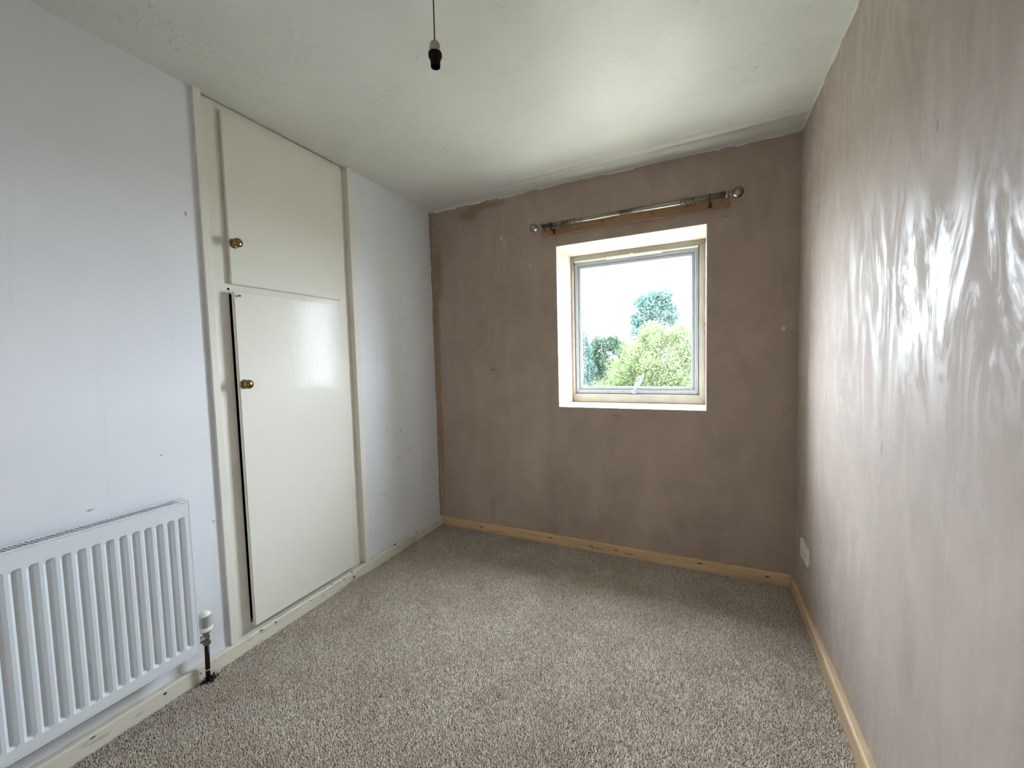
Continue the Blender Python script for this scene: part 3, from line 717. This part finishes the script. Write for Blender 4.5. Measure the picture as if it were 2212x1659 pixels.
# ------------------------------------------------------------------ specks on the carpet
specks = [((1.280, -.684), .006, 'tiny dark speck lying mid-carpet in line with the window'), ((.765, -1.481), .0075, 'small dark crumb on the carpet in front of the tall cupboard door'),
          ((1.019, -.295), .005, 'tiny dark speck on the carpet near the back skirting'), ((1.455, -1.322), .005, 'tiny dark speck in the open middle of the carpet')]
for (x, y), s_, lb in specks:
    bm = bmesh.new(); bmesh.ops.create_icosphere(bm, subdivisions=1, radius=s_ * .85)
    for v in bm.verts: v.co = Vector((v.co.x * 1.0 + random.uniform(-1, 1) * s_ * .2, v.co.y * .6, v.co.z * .45))
    o = link('crumb', bm, M['debris']); o.location = (x, y, .0066); o.rotation_euler[2] = 1.2; tag(o, lb, 'crumb', 'specks on the carpet')

# ------------------------------------------------------------------ outdoors
gd = struct(link('ground', B(-60, 60, .42, 110, GROUND - .1, GROUND), M['lawn']))
def cloud(name, clumps, nleaf, size, mat, seed, elong=1.5, hang=False):
    r = np.random.default_rng(seed); vol = np.array([c_[3] * c_[4] * c_[5] for c_ in clumps]) ** .67; vol /= vol.sum()
    pick = r.choice(len(clumps), nleaf, p=vol); Cc = np.array([c_[:3] for c_ in clumps])[pick]; Rd = np.array([c_[3:6] for c_ in clumps])[pick]
    d = r.normal(size=(nleaf, 3)); d /= np.linalg.norm(d, axis=1)[:, None]
    # sub-clump lumpiness
    k = 26; sub = r.normal(size=(len(clumps), k, 3)); sub /= np.linalg.norm(sub, axis=2)[:, :, None]
    sd = sub[pick, r.integers(0, k, nleaf)]
    dd = d * .44 * (r.random(nleaf) ** .5)[:, None] + sd * (.15 + .75 * r.random(nleaf) ** .5)[:, None]
    p = Cc + dd * Rd
    u = r.normal(size=(nleaf, 3)); u /= np.linalg.norm(u, axis=1)[:, None]
    v = np.cross(u, r.normal(size=(nleaf, 3))); v /= np.linalg.norm(v, axis=1)[:, None]
    s = size * (.6 + .8 * r.random(nleaf))[:, None]
    V_ = np.stack([p - u * s * elong, p + v * s * .5, p + u * s * elong, p - v * s * .5], 1)
    F_ = (np.arange(nleaf) * 4)[:, None] + np.array([[0, 1, 2, 3]])
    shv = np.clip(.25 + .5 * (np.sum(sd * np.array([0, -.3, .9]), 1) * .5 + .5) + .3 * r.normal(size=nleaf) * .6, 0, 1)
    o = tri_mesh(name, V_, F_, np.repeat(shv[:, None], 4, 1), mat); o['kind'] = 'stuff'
    return o
def tree(name, label, x, y, clumps, nleaf, size, mat, seed, trunk_r=.15, branches=6, cat='tree', top=None, elong=1.5):
    t_ = tag(empty(name, (x, y, GROUND)), label, cat)
    inv = Matrix.Translation((-x, -y, -GROUND))
    f_ = cloud('foliage', clumps, nleaf, size, mat, seed, elong); f_.parent = t_; f_.matrix_parent_inverse = inv
    r = random.Random(seed); bm = bmesh.new()
    ztop = top if top is not None else max(c_[2] for c_ in clumps)
    tube(bm, [(x, y, GROUND - .05), (x + .05, y, GROUND + (ztop - GROUND) * .4), (x - .03, y, GROUND + (ztop - GROUND) * .75), (x, y, ztop)], [trunk_r, trunk_r * .8, trunk_r * .5, trunk_r * .2], 10)
    for k in range(branches):
        c_ = clumps[k % len(clumps)]; z0 = GROUND + (c_[2] - GROUND) * r.uniform(.45, .7)
        e_ = Vector((c_[0] + r.uniform(-.5, .5) * c_[3], c_[1] + r.uniform(-.5, .5) * c_[4], c_[2] + r.uniform(-.2, .4) * c_[5])); s0 = Vector((x, y, z0))
        tube(bm, [s0, s0.lerp(e_, .5) + Vector((0, 0, .15)), e_], [trunk_r * .35, trunk_r * .22, trunk_r * .08], 6)
    b = link('trunk', bm, M['bark'], None, True); b.parent = t_; b.matrix_parent_inverse = inv
    return t_
# tall pine whose domed crown rises above the rest
tree('pine_tree', 'tall blue-green pine whose rounded crown tops everything seen through the window', -.62, 22,
     [(-.95, 22, 4.35, .85, .9, .75), (-.25, 22, 4.45, .85, .9, .6), (.15, 22.2, 3.6, .6, .8, .7), (-1.35, 21.8, 3.5, .6, .8, .6), (-.5, 21.9, 3.6, .8, .9, .8), (-.8, 22, 2.6, 1.2, 1, .8), (.3, 22, 2.6, .8, 1, .6)],
     18000, .060, M['leaf_pine'], 11, .2, 9, elong=1.9)
# broad lime-green tree in the middle
tree('broadleaf_tree', 'broad lime-green leafy tree filling the lower right of the window view', .35, 14,
     [(.25, 14, 1.85, .75, .9, .72), (.95, 14.1, 1.75, .7, .9, .75), (-.45, 13.9, 1.35, .75, .9, .75), (-.95, 13.9, .55, .75, .9, .75), (.1, 13.6, .9, .9, .9, .8), (.9, 13.7, .6, .9, .9, .9), (1.5, 14, 1.2, .6, .8, .9), (-.5, 13.7, -.2, 1.1, .9, .8), (.8, 13.7, -.4, 1.2, .9, .8), (-1.5, 14, -.3, .8, .8, .7), (.1, 14, 2.15, .5, .6, .5), (1.25, 14, 2.0, .5, .6, .6)],
     46000, .034, M['leaf_lime'], 12, .14, 10, elong=1.3)
tree('conifer_tree', 'slim dark conifer at the left edge of the window view', -3.78, 18.6,
     [(-3.78, 18.6, 2.3, .2, .3, .5), (-3.82, 18.6, 1.6, .38, .4, .6), (-3.82, 18.6, .7, .5, .5, .9)], 7000, .05, M['leaf_pine'], 13, .1, 4, elong=1.8)
tree('conifer_tree', 'dark bushy conifer between the slim conifer and the lime-green tree', -3.2, 20.6,
     [(-3.55, 20.5, 2.15, .42, .5, .6), (-3.0, 20.5, 2.0, .5, .6, .55), (-2.5, 20.6, 1.95, .5, .6, .6), (-2.1, 20.6, 1.6, .5, .6, .6), (-3.9, 20.6, 1.3, .6, .6, .8), (-3.3, 20.6, .7, .9, .8, .9), (-2.5, 20.7, .4, .9, .8, .9), (-2.2, 20.7, -.6, 1.2, .9, 1.)], 18000, .05, M['leaf_dark'], 14, .14, 6, elong=1.7)
tree('broadleaf_tree', 'dark leafy tree half hidden at the right edge of the window view', 1.9, 17,
     [(1.75, 17, 2.35, .45, .6, .6), (2.2, 17, 1.5, .8, .8, 1.), (1.7, 17, .6, .8, .8, .8)], 6000, .045, M['leaf_dark'], 15, .12, 5)
tree('yellow_shrub', 'yellow-green shrub at the lower left corner of the window view', -1.25, 12,
     [(-1.3, 12, -.02, .38, .4, .3), (-1.0, 12, -.3, .5, .4, .35), (-1.6, 12, -.5, .6, .4, .5), (-1.25, 12, -1.4, .7, .6, .9)], 3500, .035, M['leaf_yellow'], 16, .05, 4, cat='shrub')
tree('broadleaf_tree', 'rounded green tree standing far behind the left conifers', -6.6, 24.5,
     [(-6.8, 24.5, 1.6, 1.4, 1.2, 1.3), (-5.6, 24.5, 1.0, 1.3, 1.2, 1.2), (-6.2, 24.5, -.4, 2., 1.3, 1.3)], 7000, .08, M['leaf_dark'], 17, .2, 6)
tree('broadleaf_tree', 'wide green tree standing far right beyond the window view', 5.2, 21,
     [(5.2, 21, 2.2, 1.6, 1.4, 1.4), (4.2, 21, 1.0, 1.4, 1.2, 1.3), (5.8, 21, .2, 1.8, 1.2, 1.5)], 7000, .08, M['leaf_lime'], 18, .2, 6)
hd_ = cloud('hedge', [(x, 28, .1 + .4 * math.sin(x * 1.3), 1.6, 1.1, 2.1) for x in np.arange(-16, 14, 1.7)], 24000, .085, M['leaf_dark'], 19)
hd_['kind'] = 'stuff'; tag(hd_, 'dark mixed hedge running behind the trees', 'hedge')
